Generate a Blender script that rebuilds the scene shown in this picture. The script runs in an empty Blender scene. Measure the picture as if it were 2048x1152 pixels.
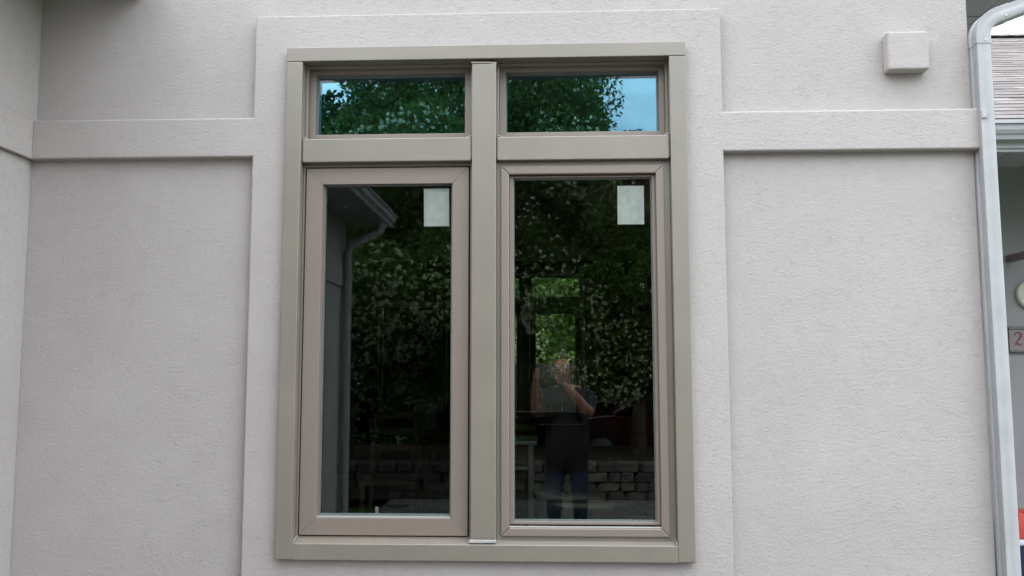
import bpy, bmesh, math, random
import numpy as np
from mathutils import Vector, Matrix
R = math.radians
sc = bpy.context.scene
COL = sc.collection

# ------------------------------------------------------------------ camera
EYE = Vector((0.0, -3.23, 1.60))
YAW, PIT, ROL = -0.04095, 0.09575, -0.00101
fwd = Vector((math.sin(YAW) * math.cos(PIT), math.cos(YAW) * math.cos(PIT), math.sin(PIT)))
r0 = Vector((math.cos(YAW), -math.sin(YAW), 0)); u0 = r0.cross(fwd)
rgt = r0 * math.cos(ROL) + u0 * math.sin(ROL); upv = u0 * math.cos(ROL) - r0 * math.sin(ROL)
cam_d = bpy.data.cameras.new('camera'); cam = bpy.data.objects.new('camera', cam_d); COL.objects.link(cam)
m3 = Matrix((rgt, upv, -fwd)).transposed()
cam.matrix_world = Matrix.Translation(EYE) @ m3.to_4x4()
cam_d.sensor_width = 36.0; cam_d.lens = 36.0 * 1732.66 / 2048.0
cam_d.clip_start = 0.02; cam_d.clip_end = 600
sc.camera = cam

# ------------------------------------------------------------------ sky, sun, exposure
SUN_EL, SUN_AZ = R(39), R(338)          # azimuth clockwise from +Y: the sun stands behind the house, the wall is in its shade
w = bpy.data.worlds.new('World'); sc.world = w; w.use_nodes = True
nt = w.node_tree; N = nt.nodes; L = nt.links; N.clear()
out = N.new('ShaderNodeOutputWorld'); bg = N.new('ShaderNodeBackground'); bg.inputs[1].default_value = 0.15
sky = N.new('ShaderNodeTexSky'); sky.sky_type = 'NISHITA'; sky.sun_disc = False
sky.sun_elevation = SUN_EL; sky.sun_rotation = SUN_AZ; sky.dust_density = 1.5
tc = N.new('ShaderNodeTexCoord'); mp = N.new('ShaderNodeMapping'); mp.inputs['Scale'].default_value = (1, 1, 2.2)
nz = N.new('ShaderNodeTexNoise'); nz.inputs['Scale'].default_value = 4.6; nz.inputs['Detail'].default_value = 7; nz.inputs['Roughness'].default_value = 0.55
cr = N.new('ShaderNodeValToRGB'); cr.color_ramp.elements[0].position = 0.36; cr.color_ramp.elements[1].position = 0.62
cr.color_ramp.elements[0].color = (.40, .40, .40, 1); cr.color_ramp.elements[1].color = (.94, .94, .94, 1)
mx = N.new('ShaderNodeMix'); mx.data_type = 'RGBA'; 
# overcast cloud brightness rises from the horizon to the zenith as (1 + 2 sin h) / 3
sx = N.new('ShaderNodeSeparateXYZ'); L.new(tc.outputs['Generated'], sx.inputs[0])
mr = N.new('ShaderNodeMapRange'); mr.inputs['From Min'].default_value = 0; mr.inputs['From Max'].default_value = 1
mr.inputs['To Min'].default_value = 1 / 3; mr.inputs['To Max'].default_value = 1.0; L.new(sx.outputs['Z'], mr.inputs['Value'])
sc_ = N.new('ShaderNodeVectorMath'); sc_.operation = 'SCALE'; sc_.inputs[0].default_value = (35.0, 37.2, 39.8)
L.new(mr.outputs['Result'], sc_.inputs['Scale']); L.new(sc_.outputs[0], mx.inputs['B'])
L.new(tc.outputs['Generated'], mp.inputs['Vector']); L.new(mp.outputs[0], nz.inputs['Vector']); L.new(nz.outputs['Fac'], cr.inputs['Fac'])
L.new(cr.outputs['Color'], mx.inputs['Factor']); L.new(sky.outputs['Color'], mx.inputs['A'])
L.new(mx.outputs['Result'], bg.inputs['Color']); L.new(bg.outputs[0], out.inputs['Surface'])
sd = bpy.data.lights.new('sun', 'SUN'); sd.energy = 5.0; sd.angle = R(3); sd.color = (1.0, .96, .90)
so = bpy.data.objects.new('sun', sd); COL.objects.link(so)
sdir = Vector((math.sin(SUN_AZ) * math.cos(SUN_EL), math.cos(SUN_AZ) * math.cos(SUN_EL), math.sin(SUN_EL)))
so.rotation_euler = sdir.to_track_quat('Z', 'Y').to_euler(); so.location = (-4, 8, 14)
vs = sc.view_settings; vs.view_transform = 'Standard'; vs.look = 'None'; vs.gamma = 1.0; vs.exposure = 0.52; vs.use_curve_mapping = False
sc.cycles.max_bounces = 9; sc.cycles.diffuse_bounces = 5; sc.cycles.glossy_bounces = 4
sc.cycles.transmission_bounces = 6; sc.cycles.transparent_max_bounces = 24
sc.cycles.use_denoising = True

# ------------------------------------------------------------------ materials
def nodes(name):
    m = bpy.data.materials.new(name); m.use_nodes = True
    t = m.node_tree; t.nodes.clear(); o = t.nodes.new('ShaderNodeOutputMaterial')
    return m, t, o
def ramp(t, fac, stops):
    c = t.nodes.new('ShaderNodeValToRGB'); e = c.color_ramp.elements
    e[0].position, e[0].color = stops[0][0], (*stops[0][1], 1)
    e[1].position, e[1].color = stops[-1][0], (*stops[-1][1], 1)
    for p, cc in stops[1:-1]:
        k = e.new(p); k.color = (*cc, 1)
    t.links.new(fac, c.inputs['Fac']); return c.outputs['Color']
def noise(t, scale, detail=4, rough=.55, dist=0., sv=None, which='Fac'):
    g = t.nodes.new('ShaderNodeNewGeometry'); n = t.nodes.new('ShaderNodeTexNoise')
    n.inputs['Scale'].default_value = scale; n.inputs['Detail'].default_value = detail
    n.inputs['Roughness'].default_value = rough; n.inputs['Distortion'].default_value = dist
    v = g.outputs['Position']
    if sv:
        mm = t.nodes.new('ShaderNodeMapping'); mm.inputs['Scale'].default_value = sv
        t.links.new(v, mm.inputs['Vector']); v = mm.outputs[0]
    t.links.new(v, n.inputs['Vector']); return n.outputs[which]
def mth(t, op, a, b=None, clamp=False):
    n = t.nodes.new('ShaderNodeMath'); n.operation = op; n.use_clamp = clamp
    for i, x in enumerate((a, b)):
        if x is None: continue
        if isinstance(x, (int, float)): n.inputs[i].default_value = x
        else: t.links.new(x, n.inputs[i])
    return n.outputs[0]
def maprange(t, v, a, b, c=0., d=1.):
    n = t.nodes.new('ShaderNodeMapRange'); n.interpolation_type = 'SMOOTHSTEP'
    n.inputs['From Min'].default_value = a; n.inputs['From Max'].default_value = b
    n.inputs['To Min'].default_value = c; n.inputs['To Max'].default_value = d
    t.links.new(v, n.inputs['Value']); return n.outputs['Result']
def bump(t, h, strength, dist):
    b = t.nodes.new('ShaderNodeBump'); b.inputs['Strength'].default_value = strength; b.inputs['Distance'].default_value = dist
    t.links.new(h, b.inputs['Height']); return b.outputs['Normal']
def simple(name, col, rough=.6, var=.08, vscale=6., spec=.4, metal=0., bmp=0., bscale=200., bdist=.001, specks=0.):
    m, t, o = nodes(name); p = t.nodes.new('ShaderNodeBsdfPrincipled')
    n = noise(t, vscale, 5)
    lo = tuple(max(0, c * (1 - var)) for c in col); hi = tuple(min(1, c * (1 + var)) for c in col)
    c = ramp(t, n, [(.3, lo), (.7, hi)])
    if specks:
        vo = t.nodes.new('ShaderNodeTexVoronoi'); vo.inputs['Scale'].default_value = 26
        g = t.nodes.new('ShaderNodeNewGeometry'); t.links.new(g.outputs['Position'], vo.inputs['Vector'])
        s = mth(t, 'LESS_THAN', vo.outputs['Distance'], specks)
        sx = t.nodes.new('ShaderNodeSeparateColor'); t.links.new(vo.outputs['Color'], sx.inputs[0])
        s = mth(t, 'MULTIPLY', s, mth(t, 'GREATER_THAN', sx.outputs[0], .8))
        k = t.nodes.new('ShaderNodeMix'); k.data_type = 'RGBA'; k.inputs['B'].default_value = (.62, .6, .57, 1)
        t.links.new(s, k.inputs['Factor']); t.links.new(c, k.inputs['A']); c = k.outputs['Result']
    t.links.new(c, p.inputs['Base Color']); p.inputs['Roughness'].default_value = rough
    p.inputs['Specular IOR Level'].default_value = spec; p.inputs['Metallic'].default_value = metal
    if bmp:
        t.links.new(bump(t, noise(t, bscale, 3), bmp, bdist), p.inputs['Normal'])
    t.links.new(p.outputs[0], o.inputs['Surface']); return m
def leafmat(name, stops, trans=.35):
    m, t, o = nodes(name); g = t.nodes.new('ShaderNodeNewGeometry')
    c = ramp(t, g.outputs['Random Per Island'], stops)
    d = t.nodes.new('ShaderNodeBsdfDiffuse'); tr = t.nodes.new('ShaderNodeBsdfTranslucent'); x = t.nodes.new('ShaderNodeMixShader')
    x.inputs[0].default_value = trans
    t.links.new(c, d.inputs[0]); t.links.new(c, tr.inputs[0]); t.links.new(d.outputs[0], x.inputs[1]); t.links.new(tr.outputs[0], x.inputs[2])
    t.links.new(x.outputs[0], o.inputs['Surface']); return m

def stucco(name, tint=(1, 1, 1)):
    m, t, o = nodes(name); p = t.nodes.new('ShaderNodeBsdfPrincipled')
    # trowelled sand finish: short worm-like drag marks, fine grain, soft mottling
    wn = noise(t, 44, 3, .5, 1.0, (1., 1., 1.4))
    line = mth(t, 'ABSOLUTE', mth(t, 'SUBTRACT', wn, .5))
    groove = maprange(t, line, .0, .022)                      # 0 in the groove, 1 off it
    mask = maprange(t, noise(t, 42, 2, .5), .47, .60)
    g1 = mth(t, 'SUBTRACT', 1.0, mth(t, 'MULTIPLY', mth(t, 'SUBTRACT', 1.0, groove), mask))
    wn2 = noise(t, 78, 3, .6, .8, (1., 1., 1.3))
    grain = noise(t, 300, 2, .6)
    lump = noise(t, 9, 3, .5)
    h = mth(t, 'ADD', mth(t, 'MULTIPLY', g1, .28), mth(t, 'MULTIPLY', wn2, 1.0))
    h = mth(t, 'ADD', h, mth(t, 'MULTIPLY', grain, .45))
    h = mth(t, 'ADD', h, mth(t, 'MULTIPLY', lump, .5))
    t.links.new(bump(t, h, .72, .0033), p.inputs['Normal'])
    a = tuple(c * k for c, k in zip((.398, .364, .345), tint)); b = tuple(c * k for c, k in zip((.444, .409, .390), tint))
    base = ramp(t, noise(t, 2.1, 7, .68), [(.28, a), (.72, b)])
    k = t.nodes.new('ShaderNodeMix'); k.data_type = 'RGBA'; k.blend_type = 'MULTIPLY'; k.inputs['Factor'].default_value = 1
    groove_tint = ramp(t, g1, [(0., (.955, .95, .94)), (1., (1, 1, 1))])  # drag marks drawn slightly darker in the colour
    t.links.new(base, k.inputs['A']); t.links.new(groove_tint, k.inputs['B'])
    # faint pits where the sand tore out
    vo = t.nodes.new('ShaderNodeTexVoronoi'); vo.inputs['Scale'].default_value = 21
    g = t.nodes.new('ShaderNodeNewGeometry'); t.links.new(g.outputs['Position'], vo.inputs['Vector'])
    sx = t.nodes.new('ShaderNodeSeparateColor'); t.links.new(vo.outputs['Color'], sx.inputs[0])
    pit = mth(t, 'MULTIPLY', mth(t, 'LESS_THAN', vo.outputs['Distance'], .055), mth(t, 'GREATER_THAN', sx.outputs[0], .93))
    k2 = t.nodes.new('ShaderNodeMix'); k2.data_type = 'RGBA'; k2.inputs['B'].default_value = (.30, .28, .26, 1)
    t.links.new(pit, k2.inputs['Factor']); t.links.new(k.outputs['Result'], k2.inputs['A'])
    t.links.new(k2.outputs['Result'], p.inputs['Base Color']); p.inputs['Roughness'].default_value = .92; p.inputs['Specular IOR Level'].default_value = .2
    t.links.new(p.outputs[0], o.inputs['Surface']); return m

def glassmat(name, refl, fac, trans):
    m, t, o = nodes(name)
    tr = t.nodes.new('ShaderNodeBsdfTransparent'); tr.inputs[0].default_value = (*trans, 1)
    gl = t.nodes.new('ShaderNodeBsdfGlossy'); gl.inputs[0].default_value = (*refl, 1); gl.inputs['Roughness'].default_value = 0.0
    lw = t.nodes.new('ShaderNodeLayerWeight'); lw.inputs[0].default_value = .25
    f = mth(t, 'ADD', mth(t, 'MULTIPLY', lw.outputs['Fresnel'], .6), fac, True)
    x = t.nodes.new('ShaderNodeMixShader'); t.links.new(f, x.inputs[0]); t.links.new(tr.outputs[0], x.inputs[1]); t.links.new(gl.outputs[0], x.inputs[2])
    # settled dust specks
    vo = t.nodes.new('ShaderNodeTexVoronoi'); vo.inputs['Scale'].default_value = 17
    g = t.nodes.new('ShaderNodeNewGeometry'); t.links.new(g.outputs['Position'], vo.inputs['Vector'])
    sx = t.nodes.new('ShaderNodeSeparateColor'); t.links.new(vo.outputs['Color'], sx.inputs[0])
    s = mth(t, 'MULTIPLY', mth(t, 'LESS_THAN', vo.outputs['Distance'], .03), mth(t, 'GREATER_THAN', sx.outputs[0], .72))
    df = t.nodes.new('ShaderNodeBsdfDiffuse'); df.inputs[0].default_value = (.5, .52, .5, 1)
    y = t.nodes.new('ShaderNodeMixShader'); t.links.new(mth(t, 'MULTIPLY', s, .7), y.inputs[0]); t.links.new(x.outputs[0], y.inputs[1]); t.links.new(df.outputs[0], y.inputs[2])
    # very slight waviness
    t.links.new(bump(t, noise(t, 3.0, 1), .04, .002), gl.inputs['Normal'])
    t.links.new(y.outputs[0], o.inputs['Surface']); return m

M = {}
M['stucco'] = stucco('stucco'); M['stucco_trim'] = stucco('stucco trim', (1.01, 1.01, 1.005))
M['cover'] = simple('tan coil metal', (.208, .182, .147), .40, .06, 5., 1.0, bmp=.12, bscale=520, bdist=.0006)
M['sash'] = simple('taupe sash', (.212, .170, .141), .42, .03, 4., .75, bmp=.10, bscale=600, bdist=.0005, specks=.035)
M['bead_and_lit_lip'] = simple('pale bead', (.42, .405, .375), .5, .04)  # also tan lips and tabs, painted paler for light from above
M['seal'] = simple('black seal', (.012, .011, .010), .8)
M['spacer'] = simple('spacer', (.26, .30, .29), .4)
M['glass_out'] = glassmat('outer glass', (.92, .98, 1.0), .030, (.94, .96, .95))
M['glass_in'] = glassmat('coated glass', (.28, .76, 1.0), .225, (.84, .92, .88))
M['glass_sash_out'] = glassmat('clear sash glass', (.92, .98, 1.0), .018, (.95, .97, .96))
M['glass_sash_in'] = glassmat('clear inner sash glass', (.80, .92, .86), .044, (.88, .93, .90))
M['paper'] = simple('paper', (.72, .75, .71), .8, .09, 45)
M['white_metal'] = simple('white painted aluminium', (.376, .379, .381), .55, .07, 11, .35, bmp=.25, bscale=14, bdist=.004)
M['soffit'] = simple('grey soffit', (.40, .41, .42), .6, .04)
M['fascia'] = simple('fascia', (.42, .43, .44), .6, .05)
M['gutter'] = simple('gutter', (.37, .375, .38), .45, .05)
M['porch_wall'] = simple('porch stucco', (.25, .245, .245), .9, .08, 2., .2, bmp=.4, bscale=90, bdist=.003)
M['trimdark'] = simple('brown trim', (.17, .14, .13), .6)
M['shingle'] = [simple('shingle %d' % i, c, .9, .16, 30., .15, bmp=.5, bscale=420, bdist=.002) for i, c in enumerate(((.140, .124, .119), (.122, .109, .105), (.162, .145, .138), (.108, .095, .092)))]
M['underlay'] = simple('underlay', (.12, .11, .105), .9)
M['cream'] = simple('cream rim', (.50, .47, .36), .5)
M['dialface'] = simple('pale face', (.42, .45, .47), .4)
M['signboard'] = simple('sign board', (.20, .175, .17), .6, .10, 9)
M['signedge'] = simple('sign edge', (.13, .115, .11), .6)
M['redpaint'] = simple('red paint', (.15, .032, .034), .5)
M['redcloth'] = simple('red cloth', (.45, .06, .045), .7)
M['whitecloth'] = simple('white cloth', (.6, .6, .66), .7)
M['navycloth'] = simple('navy cloth', (.015, .013, .04), .8)
M['blackplast'] = simple('black plastic', (.02, .02, .022), .5)
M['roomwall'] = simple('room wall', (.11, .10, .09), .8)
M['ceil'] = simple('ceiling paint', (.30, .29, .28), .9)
M['floorwood'] = simple('floor wood', (.085, .058, .040), .45, .25, 5.)
M['wood'] = simple('table wood', (.16, .09, .05), .45, .25, 7.)
M['steel'] = simple('steel', (.5, .5, .5), .35, .05, 8, .5, .8)
M['plastic'] = simple('clear sheeting', (.62, .65, .66), .35, .12, 20)
M['boxgrey'] = simple('grey box', (.20, .22, .22), .6)
M['bark'] = simple('bark', (.06, .046, .036), .9, .3, 20, .2, bmp=.6, bscale=60, bdist=.01)
M['leaf'] = leafmat('leaf', [(0, (.036, .070, .022)), (.5, (.064, .120, .034)), (1, (.125, .180, .055))], .5)
M['leaf_dark'] = leafmat('dark leaf', [(0, (.012, .035, .016)), (.6, (.028, .062, .024)), (1, (.05, .09, .032))], .25)
M['leaf_red'] = leafmat('maroon leaf', [(0, (.080, .018, .023)), (1, (.210, .050, .058))])
M['leaf_bright'] = leafmat('bright leaf', [(0, (.10, .19, .04)), (.55, (.22, .34, .085)), (1, (.42, .50, .20))], .45)
M['blossom'] = leafmat('blossom', [(0, (.46, .50, .36)), (1, (.70, .72, .60))], .45)
M['stone'] = [simple('wall stone %d' % i, c, .9, .2, 9., .2, bmp=.5, bscale=40, bdist=.008) for i, c in enumerate(((.060, .057, .051), (.045, .043, .040), (.080, .074, .064)))]
M['paver'] = [simple('paver %d' % i, c, .85, .18, 7., .2, bmp=.4, bscale=80, bdist=.003) for i, c in enumerate(((.105, .10, .095), (.085, .082, .078), (.125, .118, .11)))]
M['joint'] = simple('joint sand', (.10, .095, .085), .95)
M['mulch'] = simple('mulch', (.035, .026, .019), .95, .4, 30, .05)
M['lawn'] = simple('lawn', (.035, .062, .02), .95, .35, 3, .05)
M['asphalt'] = simple('asphalt', (.05, .05, .052), .9, .2, 12)
M['carpaint'] = simple('dark red car paint', (.07, .006, .009), .25, .03, 2, .6)
M['carglass'] = simple('car glass', (.015, .02, .025), .08, .0, 2, .6)
M['tyre'] = simple('tyre rubber', (.02, .02, .02), .8)
M['lampglass'] = simple('lamp lens', (.55, .55, .55), .2)
M['skin'] = simple('skin', (.33, .155, .11), .5)
M['jacket'] = simple('dark jacket', (.010, .009, .010), .8)
M['shirt'] = simple('rust shirt', (.20, .06, .03), .8)
M['weathered'] = simple('weathered board', (.045, .043, .038), .9, .25, 7., .1)
M['jeans'] = simple('blue jeans', (.013, .022, .052), .85, .15, 25)
M['hair'] = simple('brown hair', (.05, .03, .02), .6)
M['shoe'] = simple('shoe', (.03, .028, .026), .6)

# ------------------------------------------------------------------ helpers
def link(name, me, mat, parent=None):
    o = bpy.data.objects.new(name, me); COL.objects.link(o)
    if mat is not None and not me.materials:
        for mm in (mat if isinstance(mat, list) else [mat]): me.materials.append(mm)
    if parent is not None: o.parent = parent
    return o
def obj(name, bm, mat, parent=None, smooth=False):
    bmesh.ops.recalc_face_normals(bm, faces=bm.faces[:])
    me = bpy.data.meshes.new(name); bm.to_mesh(me); bm.free()
    if smooth:
        for p in me.polygons: p.use_smooth = True
        me.set_sharp_from_angle(angle=R(40))
    return link(name, me, mat, parent)
def tag(o, label=None, cat=None, group=None, kind=None):
    if label: o['label'] = label
    if cat: o['category'] = cat
    if group: o['group'] = group
    if kind: o['kind'] = kind
    return o
def empty(name, loc, label=None, cat=None, group=None):
    o = bpy.data.objects.new(name, None); COL.objects.link(o); o.location = loc; o.empty_display_size = .1
    return tag(o, label, cat, group)
def keep(o, parent):                         # parent without moving the child
    o.parent = parent; o.matrix_parent_inverse = Matrix.Translation(-parent.location); return o
def box(bm, x0, x1, y0, y1, z0, z1):
    v = [bm.verts.new(c) for c in ((x0, y0, z0), (x1, y0, z0), (x1, y1, z0), (x0, y1, z0), (x0, y0, z1), (x1, y0, z1), (x1, y1, z1), (x0, y1, z1))]
    for f in ((0, 3, 2, 1), (4, 5, 6, 7), (0, 1, 5, 4), (1, 2, 6, 5), (2, 3, 7, 6), (3, 0, 4, 7)): bm.faces.new([v[i] for i in f])
def bev(bm, w, seg=2, ang=30):
    bmesh.ops.recalc_face_normals(bm, faces=bm.faces[:])
    es = [e for e in bm.edges if len(e.link_faces) == 2 and e.calc_face_angle(0) > R(ang)]
    if es: bmesh.ops.bevel(bm, geom=es, offset=w, segments=seg, affect='EDGES', profile=.5)
def boxo(name, b, mat, parent=None, bw=0, seg=2):
    bm = bmesh.new(); box(bm, *b)
    if bw: bev(bm, bw, seg)
    return obj(name, bm, mat, parent)
def prism(bm, pts, f0, f1):                  # pts: list of 2D, f0/f1: 2D -> 3D
    a = [bm.verts.new(f0(*q)) for q in pts]; b = [bm.verts.new(f1(*q)) for q in pts]
    bm.faces.new(a); bm.faces.new(b[::-1]); n = len(pts)
    for i in range(n): bm.faces.new((a[i], a[(i + 1) % n], b[(i + 1) % n], b[i]))
def cells(bm, xs, zs, mask, y0, y1):         # solid plate from grid cells, with real holes
    vv = {}
    def v(i, j, y):
        k = (i, j, y)
        if k not in vv: vv[k] = bm.verts.new((xs[i], y, zs[j]))
        return vv[k]
    nx, nz_ = len(xs) - 1, len(zs) - 1
    on = lambda i, j: 0 <= i < nx and 0 <= j < nz_ and mask(i, j)
    for i in range(nx):
        for j in range(nz_):
            if not on(i, j): continue
            bm.faces.new((v(i, j, y0), v(i + 1, j, y0), v(i + 1, j + 1, y0), v(i, j + 1, y0)))
            bm.faces.new((v(i, j, y1), v(i, j + 1, y1), v(i + 1, j + 1, y1), v(i + 1, j, y1)))
            for (di, dj, a, b) in ((-1, 0, (i, j), (i, j + 1)), (1, 0, (i + 1, j + 1), (i + 1, j)), (0, -1, (i + 1, j), (i, j)), (0, 1, (i, j + 1), (i + 1, j + 1))):
                if not on(i + di, j + dj):
                    bm.faces.new((v(*a, y0), v(*b, y0), v(*b, y1), v(*a, y1)))
def ring(bm, x0, x1, z0, z1, wl, wr, wb, wt, y0, y1):
    cells(bm, [x0, x0 + wl, x1 - wr, x1], [z0, z0 + wb, z1 - wt, z1], lambda i, j: not (i == 1 and j == 1), y0, y1)
def tube(bm, pts, rad, seg=8, cap=True):
    pts = [Vector(p) for p in pts]; prev = None; rings = []
    for i, p in enumerate(pts):
        d = (pts[min(i + 1, len(pts) - 1)] - pts[max(i - 1, 0)]).normalized()
        a = d.orthogonal().normalized() if prev is None else (prev - d * prev.dot(d)).normalized()
        prev = a; b = d.cross(a); rr = rad[i] if isinstance(rad, (list, tuple)) else rad
        rings.append([bm.verts.new(p + (a * math.cos(2 * math.pi * k / seg) + b * math.sin(2 * math.pi * k / seg)) * rr) for k in range(seg)])
    for i in range(len(rings) - 1):
        for k in range(seg): bm.faces.new((rings[i][k], rings[i][(k + 1) % seg], rings[i + 1][(k + 1) % seg], rings[i + 1][k]))
    if cap: bm.faces.new(rings[0][::-1]); bm.faces.new(rings[-1])
def sweep_rect(bm, path, w_, d_, flute=True):   # path in the x-z plane at depth y; w_ across, d_ front to back
    prof = [(-w_ / 2, -d_ / 2), (-w_ / 4 - .004, -d_ / 2), (-w_ / 4, -d_ / 2 + .0010), (-.004, -d_ / 2 + .0010), (0, -d_ / 2), (w_ / 4 - .004, -d_ / 2), (w_ / 4, -d_ / 2 + .0010), (w_ / 2 - .008, -d_ / 2 + .0012), (w_ / 2, -d_ / 2 + .006), (w_ / 2, d_ / 2), (-w_ / 2, d_ / 2), (-w_ / 2, d_ / 4), (-w_ / 2 + .003, d_ / 4 - .003), (-w_ / 2 + .003, -.002), (-w_ / 2, -.006)]
    rings = []
    for i, p in enumerate(path):
        p = Vector(p); t_ = (Vector(path[min(i + 1, len(path) - 1)]) - Vector(path[max(i - 1, 0)])).normalized()
        n = Vector((t_.z, 0, -t_.x))            # across, pointing right of travel
        rings.append([bm.verts.new(p + n * a + Vector((0, b, 0))) for a, b in prof])
    k = len(prof)
    for i in range(len(rings) - 1):
        for j in range(k): bm.faces.new((rings[i][j], rings[i][(j + 1) % k], rings[i + 1][(j + 1) % k], rings[i + 1][j]))
    bm.faces.new(rings[0]); bm.faces.new(rings[-1][::-1])
def struct(o, label=None): o['kind'] = 'structure'; return o

# ------------------------------------------------------------------ ground
def sheet(name, x0, x1, y0, y1, z, mat):
    bm = bmesh.new(); bm.faces.new([bm.verts.new(c) for c in ((x0, y0, z), (x1, y0, z), (x1, y1, z), (x0, y1, z))])
    return struct(obj(name, bm, mat))
sheet('ground', -150, 150, -150, 150, -.10, M['lawn'])
patio = struct(boxo('patio', (-2.0, 4.2, -7.62, -1.40, -.12, -.02), M['joint']))
struct(boxo('added_dark_bed', (-2.0, 1.6, -1.399, .0, -.11, -.03), M['mulch'])); struct(boxo('side_path', (1.601, 4.2, -1.399, 1.19, -.11, -.03), M['paver'][1]))  # unseen dark bed added to cut light bounced onto the wall
rng = random.Random(5)
py_ = -7.6; pm = []
for i in range(3):
    bm = bmesh.new(); box(bm, -.298, .298, -.198, .198, -.019, .02); bev(bm, .006, 1)
    me = bpy.data.meshes.new('paver'); bm.to_mesh(me); bm.free(); me.materials.append(M['paver'][i]); pm.append(me)
row = 0
while py_ < -1.7:
    x = -1.95 + (.3 if row % 2 else 0)
    while x < 3.9:
        o = link('paver', rng.choice(pm), None, patio); o.location = (x + .3, py_ + .2, rng.uniform(-.002, .003)); o.rotation_euler = (rng.uniform(-.004, .004), rng.uniform(-.004, .004), 0)
        x += .606
    py_ += .406; row += 1
bed = struct(boxo('planting_bed', (-7.0, 4.2, -11.4, -8.02, -.1, .36), M['mulch']))
drive = sheet('driveway', -12, 14, -16.5, -11.6, -.095, M['asphalt'])

# ------------------------------------------------------------------ the house
house = empty('house', (0, 0, 0), 'pale stucco house wall with raised bands around the tan framed window', 'house')
YP = .037                                        # plane of the recessed stucco panels
bm = bmesh.new()
cells(bm, [-2.30, -.965, .495, 1.609], [-.1, .95, 2.815, 3.15], lambda i, j: not (i == 1 and j == 1), YP, .235)
bev(bm, .006, 2); obj('wall', bm, M['stucco'], house)
bm = bmesh.new()                                 # gable triangle above
prism(bm, [(-2.30, 3.125), (1.608, 3.125), (1.608, 3.27), (-.25, 4.20), (-2.30, 3.17)], lambda x, z: (x, YP - .0006, z), lambda x, z: (x, .235, z))
obj('gable', bm, M['stucco'], house)
bm = bmesh.new()
ring(bm, -1.133, .666, .30, 2.983, .16, .16, .63, .165, 0, YP)
bev(bm, .005, 3); obj('window_surround', bm, M['stucco_trim'], house)
for (a, b) in ((-2.002, -1.121), (.654, 1.624)):
    bm = bmesh.new(); box(bm, a, b, -.0006, YP, 2.424, 2.578)
    bmesh.ops.recalc_face_normals(bm, faces=bm.faces[:])
    es = [e for e in bm.edges if abs(e.verts[0].co.z - e.verts[1].co.z) < 1e-5 and abs(e.verts[0].co.y - e.verts[1].co.y) < 1e-5 and e.verts[0].co.y < .01]
    if a > 0: es += [e for e in bm.edges if abs(e.verts[0].co.z - e.verts[1].co.z) > .01 and e.verts[0].co.x > 1.6 and e.verts[0].co.y < .01]
    bmesh.ops.bevel(bm, geom=es, offset=.007, segments=4, affect='EDGES', profile=.5)
    obj('belt_course', bm, M['stucco_trim'], house)
boxo('belt_course', (1.6092, 1.6238, YP + .001, 2.2, 2.424, 2.578), M['stucco_trim'], house)
bm = bmesh.new(); box(bm, 1.2845, 1.438, -.016, YP, 2.726, 2.874); bev(bm, .008, 3)
tag(obj('wall_block', bm, M['stucco_trim'], house), 'square raised stucco block high on the right of the wall')
boxo('side_wall', (1.40, 1.6085, .236, 7.4, -.1, 3.07), M['stucco'], house)
# the wing at left
boxo('wing_wall', (-2.32, -2.024, -5.2, YP - .0005, -.1, 2.424), M['stucco'], house, .004)
boxo('wing_wall', (-2.32, -2.012, -5.2, YP - .0005, 2.578, 3.10), M['stucco'], house, .004)
boxo('wing_belt_course', (-2.32, -2.004, -5.205, YP - .001, 2.4245, 2.5775), M['stucco_trim'], house, .004)
boxo('wing_end_wall', (-6.0, -2.321, -5.2, -5.0, -.1, 3.10), M['stucco'], house)
boxo('wing_soffit', (-2.012, -1.69, -5.5, YP - .002, 3.100, 3.115), M['soffit'], house)
boxo('wing_fascia', (-1.69, -1.672, -5.5, YP - .002, 3.085, 3.24), M['fascia'], house)
def gutter(name, parent, x0, y0, y1, z0, sgn=1, s=1.0):    # K-style trough running along y, outer face to +x*sgn
    bm = bmesh.new()
    pr = [(0, .11), (0, 0), (.065, 0), (.075, .03), (.10, .055), (.105, .105), (.118, .105), (.118, .115), (.095, .115), (.092, .06), (.066, .035), (.060, .008), (.008, .008), (.008, .11)]
    prism(bm, [(x0 + sgn * a * s, z0 + b * s) for a, b in pr], lambda x, z: (x, y0, z), lambda x, z: (x, y1, z))
    return obj(name, bm, M['gutter'], parent)
gutter('gutter', house, -1.671, -5.52, YP - .004, 3.085)
bm = bmesh.new()                                    # wing roof slab
prism(bm, [(-1.60, 3.245), (-1.60, 3.27), (-4.5, 4.72), (-4.5, 4.69)], lambda x, z: (x, -5.55, z), lambda x, z: (x, YP - .004, z))
obj('wing_roof', bm, M['shingle'][0], house)
# right side eave, main roof
boxo('side_soffit', (1.6095, 1.835, .04, 2.2, 3.10, 3.115), M['soffit'], house)
for k in range(6): boxo('soffit_slat', (1.6099, 1.835, .06 + k * .34, .06 + k * .34 + .325, 3.094, 3.0995), M['soffit'], house)
boxo('side_fascia', (1.8355, 1.85, .04, 2.2, 3.09, 3.20), M['fascia'], house)
gutter('gutter', house, 1.851, .0, 2.2, 3.088, 1, .8)
bm = bmesh.new(); prism(bm, [(1.87, 3.205), (1.87, 3.23), (-.25, 4.245), (-.25, 4.22)], lambda x, z: (x, -.02, z), lambda x, z: (x, 7.6, z)); obj('roof', bm, M['shingle'][0], house)
bm = bmesh.new(); prism(bm, [(-2.5, 3.10), (-2.5, 3.125), (-.251, 4.245), (-.251, 4.22)], lambda x, z: (x, -.02, z), lambda x, z: (x, 7.6, z)); obj('roof', bm, M['shingle'][0], house)

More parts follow.
